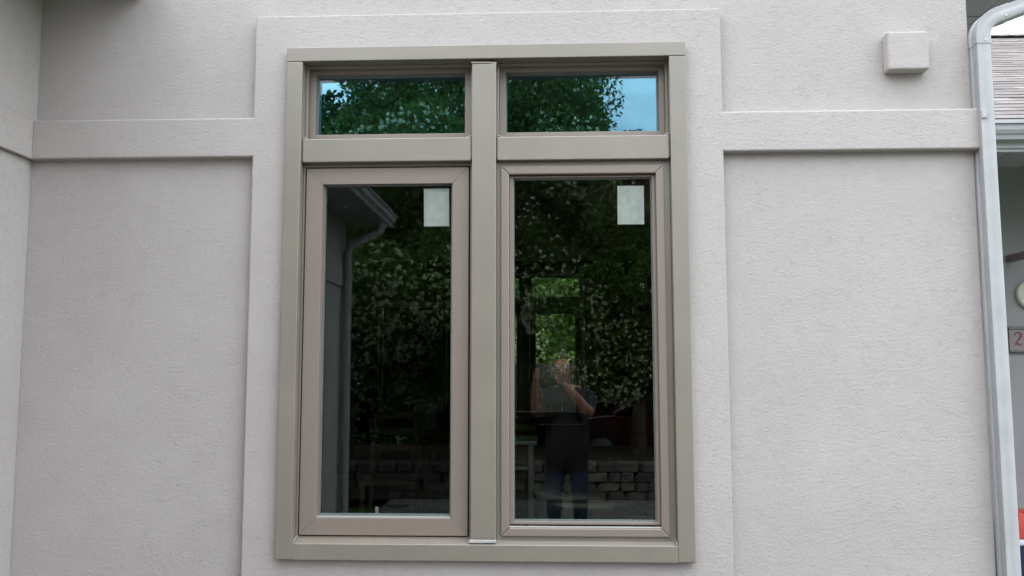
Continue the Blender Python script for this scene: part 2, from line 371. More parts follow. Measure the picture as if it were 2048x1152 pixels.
# the room behind the glass
FLZ = .36
struct(boxo('room_floor', (-3.4, 1.399, .236, 7.399, FLZ - .06, FLZ - .02), M['joint']))
fl = bpy.data.objects['room_floor']; rng = random.Random(8)
yy = .24
bmp_ = bmesh.new(); box(bmp_, -2.39, 2.38, -.066, .066, -.019, 0); bev(bmp_, .002, 1); pme = bpy.data.meshes.new('floorboard'); bmp_.to_mesh(pme); bmp_.free(); pme.materials.append(M['floorwood'])
while yy < 7.25:
    o = link('floorboard', pme, None, fl); o.location = (-1.0, yy + .07, FLZ); yy += .1365
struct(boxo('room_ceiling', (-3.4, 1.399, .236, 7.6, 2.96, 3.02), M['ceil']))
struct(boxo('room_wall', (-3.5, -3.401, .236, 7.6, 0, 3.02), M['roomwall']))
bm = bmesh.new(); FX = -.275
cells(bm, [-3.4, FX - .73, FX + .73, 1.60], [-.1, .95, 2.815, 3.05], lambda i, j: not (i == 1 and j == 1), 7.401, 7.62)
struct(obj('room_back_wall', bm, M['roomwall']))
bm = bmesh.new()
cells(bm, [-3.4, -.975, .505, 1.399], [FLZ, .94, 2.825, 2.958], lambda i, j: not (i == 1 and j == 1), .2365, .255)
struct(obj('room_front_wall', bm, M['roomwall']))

struct(boxo('window_stool', (FX - .72, FX + .72, 7.24, 7.4005, 1.075, 1.115), M['ceil'], None, .006))

# ------------------------------------------------------------------ the window
def mitred(parent, x0, x1, z0, z1, wd, y0, y1, mat, bw=.0018, names=('stile', 'rail')):
    q = [((x0, z0), (x0 + wd, z0 + wd), (x0 + wd, z1 - wd), (x0, z1), names[0]), ((x1, z1), (x1 - wd, z1 - wd), (x1 - wd, z0 + wd), (x1, z0), names[0]),
         ((x0, z1), (x0 + wd, z1 - wd), (x1 - wd, z1 - wd), (x1, z1), names[1]), ((x1, z0), (x1 - wd, z0 + wd), (x0 + wd, z0 + wd), (x0, z0), names[1])]
    for a, b, c, d, n in q:
        bm = bmesh.new(); prism(bm, [a, b, c, d], lambda x, z: (x, y0, z), lambda x, z: (x, y1, z)); bev(bm, bw, 2)
        obj(n, bm, mat, parent)
def pane_pair(parent, x0, x1, z0, z1, y, kinds=('glass_out', 'glass_in')):
    for k, (yy, mm) in enumerate(((y, kinds[0]), (y + .016, kinds[1]))):
        e = .010
        bm = bmesh.new(); bm.faces.new([bm.verts.new(c) for c in ((x0 - e, yy, z0 - e), (x1 + e, yy, z0 - e), (x1 + e, yy, z1 + e), (x0 - e, yy, z1 + e))])
        obj('glass', bm, M[mm], parent)
    bm = bmesh.new(); ring(bm, x0 - .009, x1 + .009, z0 - .009, z1 + .009, .013, .013, .013, .013, y + .002, y + .0145)
    obj('spacer_bar', bm, M['spacer'], parent)
def strip(bm, x0, x1, y0, y1, z0, z1, b=.0015):
    box(bm, x0, x1, y0, y1, z0, z1)
def build_window(name, label, cat):
    root = empty(name, (-.236, 0, .918), label, cat)
    P = lambda o: keep(o, root)
    cov = M['cover']
    def pc(n, b, bw=.0025, mat=cov, seg=2):
        return P(boxo(n, b, mat, None, bw, seg))
    X0, X1, Z0, Z1 = -.998, .526, .918, 2.842
    pc('head_casing', (X0, X1, -.033, -.002, 2.787, Z1))
    pc('side_casing', (X0 + .0005, -.936, -.032, -.002, Z0, 2.7862)); pc('side_casing', (.464, X1 - .0005, -.032, -.002, Z0, 2.7862))
    # sill: vertical face and sloped top in one bent piece
    bm = bmesh.new()
    prism(bm, [(-.0315, Z0), (-.0315, .9735), (-.0295, .9752), (.021, .9905), (.021, .985), (-.002, .97), (-.002, Z0)], lambda y, z: (-.9357, y, z), lambda y, z: (.4637, y, z))
    P(obj('sill', bm, cov))
    for xa, xb in ((-.9352, -.9275), (.4555, .4632)):      # folded tabs at the sill ends
        bm = bmesh.new(); prism(bm, [(-.0305, .9755), (-.0305, .983), (.018, 1.000), (.018, .990)], lambda y, z: (xa, y, z), lambda y, z: (xb, y, z)); bev(bm, .0015, 1)
        P(obj('folded_tab', bm, cov))
    # jamb returns behind the casing
    bm = bmesh.new()
    box(bm, -.9425, -.9365, -.0018, .095, .97, 2.793); box(bm, .4645, .4705, -.0018, .095, .97, 2.793); box(bm, -.936, .464, -.0018, .095, 2.7875, 2.793)
    P(obj('jamb_return', bm, cov))
    # mullion cover with bent lips at both ends
    pc('mullion', (-.283, -.191, -.027, .046, .994, 2.768), .003)
    bm = bmesh.new(); prism(bm, [(-.290, .9835), (-.286, .9925), (-.192, .9925), (-.1905, .9845), (-.193, .981), (-.286, .980)], lambda x, z: (x, -.030, z), lambda x, z: (x, .006, z)); bev(bm, .0015, 1)
    P(obj('mullion_lip', bm, M['bead_and_lit_lip']))  # tan metal painted paler for the light on this upturned lip
    bm = bmesh.new(); prism(bm, [(-.287, 2.7785), (-.286, 2.7705), (-.215, 2.7695), (-.190, 2.765), (-.190, 2.776)], lambda x, z: (x, -.0265, z), lambda x, z: (x, .004, z)); bev(bm, .0012, 1)
    P(obj('mullion_lip', bm, cov))
    # horizontal bars between transoms and sashes
    for xa, xb in ((-.9355, -.2835), (-.1905, .4635)):
        pc('transom_bar', (xa + .004, xb - .004, -.021, .046, 2.394, 2.4845), .003)
        for s, xx in ((1, xa), (-1, xb)):                # little upturned tabs
            bm = bmesh.new()
            x_a, x_b = sorted((xx + s * .0005, xx + s * .0055))
            box(bm, x_a, x_b, -.0165, .012, 2.404, 2.4915); bev(bm, .0015, 1); P(obj('folded_tab', bm, cov))
            bm = bmesh.new(); a2 = [(xx + s * .0058, 2.4895), (xx + s * .0058, 2.4935), (xx + s * .020, 2.4882), (xx + s * .022, 2.4852)]
            prism(bm, a2, lambda x, z: (x, -.016, z), lambda x, z: (x, .014, z)); P(obj('folded_tab', bm, M['bead_and_lit_lip']))  # tan metal tab, its top light put into a paler colour
    # transom lights
    for xa, xb in ((-.936, -.283), (-.191, .464)):
        t = boxo('transom_light', (xa + .010, xb - .010, .066, .070, 2.486, 2.7872), M['seal'])
        me = t.data; bm = bmesh.new()
        il, ir = (.0405, .030) if xa < -.5 else (.034, .034)
        q = 1.0105
        gx0, gx1, gz0, gz1 = (xa + il) * q, (xb - ir) * q, 1.6 + (2.511 - 1.6) * q, 1.6 + (2.7495 - 1.6) * q
        ring(bm, xa, xb, 2.4855, 2.787, .0085, .0085, .006, .0085, .022, .092); bev(bm, .0015, 2)
        bm.to_mesh(me); bm.free(); me.materials.clear(); me.materials.append(cov); P(t)
        bm = bmesh.new(); ring(bm, xa + .0088, xb - .0088, 2.4918, 2.7782, gx0 - xa - .0088, xb - .0088 - gx1, gz0 - 2.4918, 2.7782 - gz1, .050, .094); bev(bm, .0018, 2)
        obj('glazing_frame', bm, M['sash'], t)
        pane_pair(t, gx0, gx1, gz0, gz1, .080)
    # frame behind the sashes (thin taupe margin)
    for xa, xb in ((-.936, -.283), (-.191, .464)):
        bm = bmesh.new(); ring(bm, xa, xb, .9765, 2.3938, *((.0085, .0085, .0170, .0128, .012) if xa < -.5 else (.0185, .0245, .0260, .0220, .004)), .062); bev(bm, .0015, 1)
        P(obj('outer_frame', bm, M['sash'] if xa < -.5 else cov))
        if xa > -.5: continue
        bm = bmesh.new(); ring(bm, xa + .0108, xb - .0108, .9952, 2.379, .02, .02, .02, .02, .036, .060); P(obj('weather_seal', bm, M['seal']))
    # left casement: operable, wide rails
    sx0, sx1, sz0, sz1 = -.9225, -.2965, .9985, 2.3765
    bm = bmesh.new(); ring(bm, sx0 + .062, sx1 - .060, sz0 + .060, sz1 - .058, .0055, .0055, .007, .004, .018, .046)
    s = P(obj('casement_sash', bm, M['sash']))
    mitred(s, sx0, sx1, sz0, sz1, .063, .008, .058, M['sash'])
    boxo('glazing_bead', (-.8595, -.3600, .0145, .020, 1.0616, 1.0668), M['bead_and_lit_lip'], s, .001)
    pane_pair(s, -.855, -.362, 1.0695, 2.3145, .030, ('glass_sash_out', 'glass_sash_in'))
    bm = bmesh.new(); tube(bm, [(-.645, .064, 1.060), (-.644, .064, 1.085), (-.641, .066, 1.094)], [.006, .0065, .007], 8); obj('crank_handle', bm, M['bead_and_lit_lip'], s, True)
    # right sash: fixed picture light with a stepped frame
    fx0, fx1, fz0, fz1 = -.174, .4405, 1.0005, 2.3735
    bm = bmesh.new(); ring(bm, fx0 + .0315, fx1 - .0315, fz0 + .0405, fz1 - .0345, .0150, .0130, .0105, .0065, .012, .046); bev(bm, .001, 1)
    s = P(obj('fixed_sash', bm, M['sash']))
    mitred(s, fx0, fx1, fz0, fz1, .0312, -.007, .050, M['sash'], .004)
    boxo('glazing_bead', (-.146, .412, -.0035, .006, 1.0322, 1.0368), M['bead_and_lit_lip'], s, .001)
    boxo('glazing_bead', (-.131, .399, .0165, .022, 1.0468, 1.0514), M['bead_and_lit_lip'], s, .001)
    pane_pair(s, -.128, .3965, 1.0525, 2.3325, .026, ('glass_sash_out', 'glass_sash_in'))
    for xx in (-.105, .335):
        boxo('weep_hole', (xx, xx + .024, .0112, .0118, .9905, .9935), M['seal'], s)
    return root
win = build_window('window', 'tall tan framed window with two transom lights over two taupe sashes set in the pale stucco wall', 'window')
def copy_tree(o, parent=None):
    c = o.copy(); COL.objects.link(c)
    if parent is not None: c.parent = parent; c.matrix_parent_inverse = o.matrix_parent_inverse.copy()
    for ch in o.children: copy_tree(ch, c)
    return c
far = copy_tree(win); far.name = 'window'
far.rotation_euler = (0, 0, math.pi); far.location = (FX, 7.63, .918)
far['label'] = 'small far window of the dark room, seen through the right pane with bright green leaves behind'

# ------------------------------------------------------------------ sheets stuck inside the panes
def paper(x0, x1, z0, z1, y, label, skew):
    bm = bmesh.new(); nx, nz_ = 6, 9; g = {}
    r_ = random.Random(int(x0 * 1000))
    for i in range(nx + 1):
        for j in range(nz_ + 1):
            u, v = i / nx, j / nz_
            g[i, j] = bm.verts.new((x0 + (x1 - x0) * u + skew * v, y + r_.uniform(0, .0006), z0 + (z1 - z0) * v))
    for i in range(nx):
        for j in range(nz_): bm.faces.new((g[i, j], g[i + 1, j], g[i + 1, j + 1], g[i, j + 1]))
    r2 = bmesh.ops.solidify(bm, geom=bm.faces[:], thickness=-.0006)
    return tag(obj('paper_label', bm, M['paper'], None, True), label, 'paper label', 'blank sheets stuck on the window panes')
paper(-.4705, -.3735, 2.1525, 2.2995, .034, 'blank white sheet stuck near the top corner of the left casement pane', -.002)
paper(.2675, .3675, 2.1535, 2.3020, .030, 'blank white sheet stuck near the top corner of the right fixed pane', .001)

# ------------------------------------------------------------------ downspout at the right corner
ds = empty('downspout', (1.64, .02, 0), 'white metal downspout running down the right corner of the stucco wall', 'downspout')
bm = bmesh.new(); yS = .010; sweep_rect(bm, [(1.6425, yS, -.05), (1.6405, yS, 1.4), (1.6365, yS, 2.3), (1.6365, yS, 2.838)], .052, .068)
keep(obj('pipe', bm, M['white_metal'], None, True), ds)
bm = bmesh.new(); path = [(1.6365, yS, 2.820), (1.6365, yS, 2.850)]
for k in range(1, 11):
    a = R(70) * k / 10; path.append((1.6365 + .085 * (1 - math.cos(a)), yS, 2.850 + .085 * math.sin(a)))
e = Vector(path[-1]); d = Vector((math.sin(R(70)), 0, math.cos(R(70))))
path += [tuple(e + d * .05)]
sweep_rect(bm, path, .056, .072); keep(obj('elbow', bm, M['white_metal'], None, True), ds)
bm = bmesh.new(); sweep_rect(bm, [tuple(e + d * .03), tuple(e + d * .14), tuple(e + d * .16 + Vector((0, 0, .012))), tuple(e + d * .17 + Vector((0, 0, .05)))], .052, .068)
keep(obj('outlet_pipe', bm, M['white_metal'], None, True), ds)
bm = bmesh.new(); box(bm, 1.610, 1.6315, -.0295, -.0255, 2.532, 2.562); bev(bm, .002, 2); keep(obj('strap', bm, M['white_metal']), ds)
for q in ((1.6205, -.0305, 2.546), (1.640, -.0285, 2.833), (1.72, -.0285, 2.925)):
    bm = bmesh.new(); tube(bm, [q, (q[0], q[1] + .004, q[2])], .0032, 8); keep(obj('screw', bm, M['steel']), ds)

# ------------------------------------------------------------------ the entry porch beyond the corner
porch = empty('porch', (3.6, 2.3, 0), 'shaded grey porch with a brown shingle roof and pale gutter behind the downspout', 'porch')
K = lambda o: keep(o, porch)
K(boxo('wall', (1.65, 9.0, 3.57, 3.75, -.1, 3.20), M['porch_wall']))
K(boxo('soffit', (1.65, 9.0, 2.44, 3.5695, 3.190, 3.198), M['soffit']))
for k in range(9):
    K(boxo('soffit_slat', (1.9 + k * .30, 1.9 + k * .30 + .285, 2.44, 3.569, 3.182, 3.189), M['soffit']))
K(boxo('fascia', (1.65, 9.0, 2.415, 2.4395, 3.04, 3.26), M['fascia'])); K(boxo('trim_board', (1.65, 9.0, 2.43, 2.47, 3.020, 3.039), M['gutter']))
bm = bmesh.new()
pr = [(0, .11), (0, 0), (.065, 0), (.075, .025), (.085, .032), (.10, .055), (.105, .09), (.120, .092), (.120, .115), (.095, .115), (.092, .06), (.066, .035), (.060, .008), (.008, .008), (.008, .11)]
prism(bm, [(2.4148 - a, 3.082 + b) for a, b in pr], lambda y, z: (1.65, y, z), lambda y, z: (9.0, y, z)); K(obj('gutter', bm, M['gutter']))
# roof deck and shingle courses, slope 6 in 12
sl = math.atan(.5); y0r, z0r = 2.315, 3.192
deck = bmesh.new(); prism(deck, [(y0r + .02, z0r + .005), (7.07, z0r + .5 * (7.07 - y0r) - .005), (7.07, z0r + .5 * (7.07 - y0r) - .05), (y0r + .02, z0r - .04)], lambda y, z: (1.65, y, z), lambda y, z: (9.0, y, z))
roof = K(obj('roof', deck, M['underlay'])); rng = random.Random(3)
exp_ = .137; ncour = int((7.07 - y0r) / math.cos(sl) / exp_)
tabs = []
for k in range(4):
    bm = bmesh.new(); box(bm, -.1485, .1485, 0, exp_ + .03, 0, .006); bev(bm, .0015, 1)
    me = bpy.data.meshes.new('shingle'); bm.to_mesh(me); bm.free(); me.materials.append(M['shingle'][k]); tabs.append(me)
rest = bmesh.new()
for c in range(ncour):
    t_ = c * exp_; yy = y0r + t_ * math.cos(sl); zz = z0r + t_ * math.sin(sl) + .012
    D_ = yy + 3.23; xv0 = D_ * .512; xv1 = D_ * .562
    x = 1.66 + (c % 2) * .15 + rng.uniform(0, .05)
    while x < 8.8:
        if xv0 - .32 < x < xv1 + .42:
            o = link('shingle', rng.choice(tabs), None, roof); o.location = Vector((x + .15, yy, zz + rng.uniform(0, .003))); o.matrix_parent_inverse = Matrix.Translation(-porch.location) @ Matrix.Identity(4)
            o.matrix_parent_inverse = Matrix.Identity(4); o.rotation_euler = (sl - .035, 0, rng.uniform(-.006, .006))
        else:
            n0 = len(rest.verts); bm2 = bmesh.new(); box(rest, x + .0015, x + .2985, yy, yy + exp_ * math.cos(sl) + .02, zz, zz + .005); rest.verts.ensure_lookup_table()
            for v in rest.verts[n0:]: v.co.z += (v.co.y - yy) * math.tan(sl - .035)
            bm2.free()
        x += .30
o = obj('shingle_field', rest, M['shingle'], roof); o['kind'] = 'stuff'
rr = random.Random(2)
for i in range(0, len(o.data.polygons), 6):
    k = rr.randrange(4)
    for j in range(i, min(i + 6, len(o.data.polygons))): o.data.polygons[j].material_index = k
zr = z0r + .5 * (7.07 - y0r)
for k in range(24): 
    bm = bmesh.new(); prism(bm, [(-.13, -.045), (0, .02), (.13, -.045), (.13, -.052), (0, .012), (-.13, -.052)], lambda y, z: (4.4 + k * .19, 7.07 + y, zr + z + .03), lambda y, z: (4.4 + k * .19 + .21, 7.07 + y, zr + z + .038)); K(obj('ridge_cap', bm, M['shingle'][3]))
bm = bmesh.new(); box(bm, 3.545, 3.60, 2.72, 3.5695, 2.436, 2.487); bev(bm, .004, 1); K(obj('bracket_beam', bm, M['trimdark']))
K(boxo('post', (5.1, 5.24, 2.46, 2.6, -.02, 3.03), M['white_metal'], None, .006))
struct(boxo('porch_floor', (1.65, 9.0, 1.2, 3.56, -.1, .0), M['paver'][0]))

# round rimmed plaque and number board on the porch wall
cl = empty('round_wall_plaque', (3.714, 3.56, 2.181), 'round wall plaque with a cream rim, half cut by the right edge', 'wall plaque')
bm = bmesh.new()
prof = [(.078, -.012), (.084, -.024), (.097, -.030), (.111, -.024), (.117, -.008), (.117, 0), (.078, 0)]; seg = 40; rings = []
for k in range(seg):
    a = 2 * math.pi * k / seg; rings.append([bm.verts.new((r_ * math.cos(a), y_, r_ * math.sin(a))) for r_, y_ in prof])
for k in range(seg):
    for j in range(len(prof)): bm.faces.new((rings[k][j], rings[k][(j + 1) % len(prof)], rings[(k + 1) % seg][(j + 1) % len(prof)], rings[(k + 1) % seg][j]))
obj('rim', bm, M['cream'], cl, True)
bm = bmesh.new(); tube(bm, [(0, -.010, 0), (0, -.002, 0)], .079, 40); obj('face', bm, M['dialface'], cl)
sg = empty('house_number_sign', (3.70, 3.565, 1.844), 'brown number board with red painted 24 on the porch wall', 'number sign')
bm = bmesh.new(); box(bm, -.175, .175, -.020, .003, -.090, .070); bev(bm, .002, 1); obj('board', bm, M['signboard'], sg)
for z0, z1 in ((.0702, .094), (-.104, -.0902)):
    bm = bmesh.new(); box(bm, -.180, .180, -.028, .003, z0, z1); bev(bm, .002, 1); obj('edge_strip', bm, M['signedge'], sg)
def stroke_digit(paths, ox):
    bm = bmesh.new()
    for pts, wds in paths:
        for i in range(len(pts) - 1):
            a, b = Vector((pts[i][0], 0, pts[i][1])), Vector((pts[i + 1][0], 0, pts[i + 1][1])); d = (b - a).normalized(); n = Vector((d.z, 0, -d.x))
            a2 = a - d * .001; b2 = b + d * .001; yf = -.0235 - .0001 * i
            vs_ = [bm.verts.new(Vector((ox, yf, 0)) + p) for p in (a2 - n * wds[i], a2 + n * wds[i], b2 + n * wds[i + 1], b2 - n * wds[i + 1])]
            vb = [bm.verts.new(v.co + Vector((0, .0045 - .0001 * i, 0))) for v in vs_]
            bm.faces.new(vs_); bm.faces.new(vb[::-1])
            for j in range(4): bm.faces.new((vs_[j], vs_[(j + 1) % 4], vb[(j + 1) % 4], vb[j]))
    return obj('digit', bm, M['redpaint'], sg)
two = [(-.022, .022)] + [(.002 + .024 * math.cos(a), .026 + .022 * math.sin(a)) for a in [R(160 - 20 * k) for k in range(10)]] + [(.006, -.006), (-.014, -.034), (-.026, -.046)]
stroke_digit([(two, [.003, .004, .005, .006, .006, .006, .006, .007, .007, .0075, .007, .006, .005, .004]), ([(-.026, -.043), (-.008, -.038), (.010, -.046), (.030, -.040)], [.004, .007, .007, .003])], -.112)
stroke_digit([([(.012, .050), (-.006, .020), (-.028, -.014)], [.006, .006, .004]), ([(-.030, -.014), (.032, -.012)], [.006, .005]), ([(.014, .046), (.012, -.048)], [.007, .007])], -.030)

# striped bag standing on the porch
bag = empty('bag', (3.462, 3.25, 0), 'red bag with a white stripe and navy base, beside the foot of the downspout', 'bag')
def slab(name, z0, z1, mat, w0=.17, dpt=.12, taper=0):
    bm = bmesh.new(); a = [(-w0, -dpt), (w0, -dpt), (w0, dpt), (-w0, dpt)]
    lo = [bm.verts.new((x, y, z0)) for x, y in a]; hi = [bm.verts.new((x * (1 - taper), y * (1 - taper), z1)) for x, y in a]
    bm.faces.new(lo[::-1]); bm.faces.new(hi)
    for i in range(4): bm.faces.new((lo[i], lo[(i + 1) % 4], hi[(i + 1) % 4], hi[i]))
    bev(bm, .012, 2); return obj(name, bm, mat, bag, True)
slab('base', 0, .375, M['navycloth']); slab('stripe', .376, .420, M['whitecloth'], .171, .121); slab('upper', .421, .60, M['redcloth'], .17, .12, .12)
bm = bmesh.new(); tube(bm, [(-.10, -.10, .59)] + [(-.10 + .2 * k / 8, -.10, .60 + .10 * math.sin(math.pi * k / 8)) for k in range(9)], .012, 8); obj('handle', bm, M['blackplast'], bag, True)

# ------------------------------------------------------------------ wing downspout (mirrored in the left pane)
wd = empty('downspout', (-1.95, -5.1, 0), 'white downspout on the wing corner, mirrored at the left of the left casement pane', 'downspout')
bm = bmesh.new(); tube(bm, [(-1.62, -5.1, 3.06), (-1.64, -5.1, 2.98), (-1.93, -5.1, 2.84), (-1.965, -5.1, 2.76), (-1.965, -5.1, 0)], .042, 10); keep(obj('pipe', bm, M['white_metal'], None, True), wd)

# ------------------------------------------------------------------ furniture in the room
tb = empty('table', (-.55, 4.2, FLZ), 'dark wooden table standing in the room behind the glass', 'table')
def leg4(root, xs, ys, z0, z1, t_, mat):
    for x in xs:
        for y in ys: keep(boxo('leg', (x - t_, x + t_, y - t_, y + t_, z0, z1), mat, None, .003, 1), root)
keep(boxo('tabletop', (-1.15, -.10, 3.8, 4.6, 1.085, 1.12), M['wood'], None, .004), tb); leg4(tb, (-1.09, -.16), (3.86, 4.54), FLZ, 1.0845, .03, M['wood'])
keep(boxo('apron', (-1.06, -.19, 3.875, 3.895, 1.0, 1.084), M['wood']), tb)
wb = empty('workbench', (-.12, 2.6, FLZ), 'small steel legged bench with a pale top edge behind the right pane', 'bench')
keep(boxo('benchtop', (-.62, -.07, 2.3, 2.8, 1.135, 1.16), M['steel'], None, .004), wb); leg4(wb, (-.58, -.11), (2.34, 2.76), FLZ, 1.1345, .016, M['steel'])
keep(boxo('drawer_front', (-.56, -.13, 2.325, 2.34, 1.03, 1.13), M['wood'], None, .003), wb); keep(boxo('rail', (-.56, -.13, 2.33, 2.35, .98, 1.0), M['steel']), wb)
ch = empty('chair', (-1.15, 3.2, FLZ), 'dark chair standing in front of the table in the room', 'chair')
keep(boxo('seat', (-1.36, -.94, 3.0, 3.4, .79, .83), M['wood'], None, .008), ch); leg4(ch, (-1.33, -.97), (3.03, 3.37), FLZ, .7895, .018, M['wood'])
for x in (-1.33, -.97): keep(boxo('back_post', (x - .016, x + .016, 3.36, 3.39, .8305, 1.28), M['wood']), ch)
for z in (1.0, 1.12, 1.24): keep(boxo('back_slat', (-1.3135, -.9865, 3.365, 3.385, z, z + .05), M['wood']), ch)
cb = empty('storage_box', (-1.02, 4.2, 1.12), 'pale grey storage box standing on the table in the room', 'storage box')
keep(boxo('body', (-1.12, -.93, 4.05, 4.35, 1.121, 1.33), M['boxgrey'], None, .006), cb); keep(boxo('lid', (-1.13, -.92, 4.04, 4.36, 1.3305, 1.355), M['boxgrey'], None, .006), cb)
def crumple(cx, cy, s, seed, label):
    r_ = random.Random(seed); bm = bmesh.new(); bmesh.ops.create_icosphere(bm, subdivisions=3, radius=1)
    for v in bm.verts:
        k = .75 + r_.uniform(-.28, .28); v.co = Vector((cx + v.co.x * s * k, cy + v.co.y * s * .7 * k, FLZ + max(0.0, (v.co.z * .5 + .32) * s * k)))
    return tag(obj('plastic_sheet', bm, M['plastic']), label, 'plastic sheet', 'crumpled sheeting on the room floor')
crumple(-.62, 2.55, .13, 4, 'crumpled white plastic sheet on the floor, farther from the window'); crumple(-.50, 1.75, .10, 9, 'smaller crumpled white plastic sheet on the floor, nearer the window')
ld = empty('sliding_door', (-1.35, 6.6, FLZ), 'dark framed interior glass door standing open inside the room', 'door')
keep(boxo('stile', (-1.92, -1.86, 6.5, 6.54, FLZ, 2.4), M['trimdark']), ld); keep(boxo('stile', (-1.20, -1.14, 6.5, 6.54, FLZ, 2.4), M['trimdark']), ld)
keep(boxo('rail', (-1.859, -1.201, 6.5, 6.54, 2.32, 2.4), M['trimdark']), ld); keep(boxo('rail', (-1.859, -1.201, 6.5, 6.54, FLZ, FLZ + .14), M['trimdark']), ld)
bm = bmesh.new(); box(bm, -1.859, -1.201, 6.517, 6.523, FLZ + .1405, 2.3195); keep(obj('glass', bm, M['glass_out']), ld)

# ------------------------------------------------------------------ stone retaining wall behind the camera
sw = empty('stone_wall', (-1, -7.8, 0), 'low wall of rough grey stones mirrored low in the panes', 'stone wall')
rng = random.Random(11); smesh = []
for k in range(6):
    bm = bmesh.new(); bmesh.ops.create_cube(bm, size=1); bev(bm, .12, 1)
    for v in bm.verts: v.co += Vector([rng.uniform(-.05, .05) for _ in range(3)])
    me = bpy.data.meshes.new('stone'); bm.to_mesh(me); bm.free(); me.materials.append(M['stone'][k % 3]); smesh.append(me)
for c in range(4):
    x = -4.6 + rng.uniform(0, .2)
    while x < 4.0:
        l_ = rng.uniform(.15, .33); o = link('stone', rng.choice(smesh), None, sw); o.scale = (l_ - .006, .36 + rng.uniform(-.02, .02), .118)
        o.location = Vector((x + l_ / 2, -7.82 + rng.uniform(-.02, .02), .057 + c * .115 + rng.uniform(-.004, .004))) - sw.location; x += l_

# ------------------------------------------------------------------ trees
def leaf_cloud(name, parent, clumps, n, size, mat, seed, squash=1.0):
    g = np.random.default_rng(seed); cl_ = np.array(clumps); k = g.integers(0, len(cl_), n)
    d = g.normal(size=(n, 3)); d /= np.linalg.norm(d, axis=1)[:, None]
    rr_ = cl_[k, 3] * g.uniform(.35, 1.0, n) ** .6
    c = cl_[k, :3] + d * rr_[:, None] * np.array([1, 1, squash])
    a = g.normal(size=(n, 3)); a /= np.linalg.norm(a, axis=1)[:, None]
    b = np.cross(a, g.normal(size=(n, 3))); b /= np.linalg.norm(b, axis=1)[:, None]
    s = size * g.uniform(.6, 1.3, n)[:, None]
    v = np.stack([c - a * s, c + b * s * .55, c + a * s, c - b * s * .55], 1).reshape(-1, 3)
    me = bpy.data.meshes.new(name); me.vertices.add(4 * n); me.vertices.foreach_set('co', v.ravel())
    me.loops.add(4 * n); me.loops.foreach_set('vertex_index', np.arange(4 * n, dtype=np.int32))
    me.polygons.add(n); me.polygons.foreach_set('loop_start', np.arange(0, 4 * n, 4, dtype=np.int32))
    me.update(); me.validate(); me.materials.append(mat)
    return link(name, me, None, parent)
def tree(x, y, z0, rx, rz, zc, n, size, lm, seed, label, blossoms=0, group=None, name='tree', nclump=46, csize=.30, trunk=.13):
    root = empty(name, (x, y, z0), label, 'tree', group); r_ = random.Random(seed); clumps = []
    while len(clumps) < nclump:
        p = Vector((r_.uniform(-1, 1), r_.uniform(-1, 1), r_.uniform(-1, 1)))
        if .25 < p.length < 1: clumps.append((p.x * rx, p.y * rx, zc - z0 + p.z * rz, r_.uniform(.6, 1.25) * csize * rx))
    bm = bmesh.new(); top = zc - z0 + rz * .4
    tube(bm, [(0, 0, -.05), (.03, 0, top * .3), (-.04, .05, top * .65), (.02, 0, top)], [trunk, trunk * .8, trunk * .55, trunk * .2], 9)
    for q in r_.sample(clumps, 14):
        h = r_.uniform(.25, .8) * top; qz = max(q[2], h)
        tube(bm, [(0, 0, h), (q[0] * .5, q[1] * .5, h + (qz - h) * .4), (q[0], q[1], qz)], [trunk * .42, trunk * .26, trunk * .06], 6)
    obj('trunk', bm, M['bark'], root, True)
    leaf_cloud('crown', root, clumps, n, size, lm, seed)
    if blossoms:
        g = np.random.default_rng(seed + 7); cl_ = np.array(clumps); k = g.integers(0, len(cl_), blossoms)
        o_ = (cl_[k, :3] - np.array([0, 0, zc - z0])) / np.array([rx, rx, rz]); o_ /= np.linalg.norm(o_, axis=1)[:, None] + 1e-6
        d = g.normal(size=(blossoms, 3)); d /= np.linalg.norm(d, axis=1)[:, None]; d = d + 1.1 * o_; d /= np.linalg.norm(d, axis=1)[:, None]
        c = cl_[k, :3] + d * (cl_[k, 3] * g.uniform(.92, 1.10, blossoms))[:, None]
        c = c[(c[:, 2] < (zc - z0) + .02 * rz) | (g.random(len(c)) < .06)]; blossoms = len(c)
        leaf_cloud('blossom', root, [(*p, .027) for p in c], blossoms * 13, .013, M['blossom'], seed + 9)
    return root
G1 = 'trees mirrored in the panes'
tree(-1.25, -10.6, .36, 2.05, 3.9, 5.2, 135000, .040, M['leaf'], 21, 'big white flowering tree mirrored in the middle of the panes, above the stone wall', 11000, G1, 'flowering_tree', 90, .35)
tree(-2.85, -8.9, .36, 2.0, 1.85, 3.25, 52000, .040, M['leaf'], 22, 'smaller white flowering tree mirrored in the left casement pane beside the wing', 6000, G1, 'flowering_tree', 60, .34)
tree(1.35, -9.9, .36, 1.45, 1.45, 2.75, 38000, .038, M['leaf'], 23, 'low white flowering tree mirrored in the right pane in front of the red car', 4200, G1, 'flowering_tree', 50, .34)
tree(2.05, -12.6, -.1, 1.7, 1.85, 3.7, 46000, .046, M['leaf_red'], 25, 'maroon leaved tree mirrored at the right edge of the right pane', 0, G1, 'maroon_tree', 55, .34)
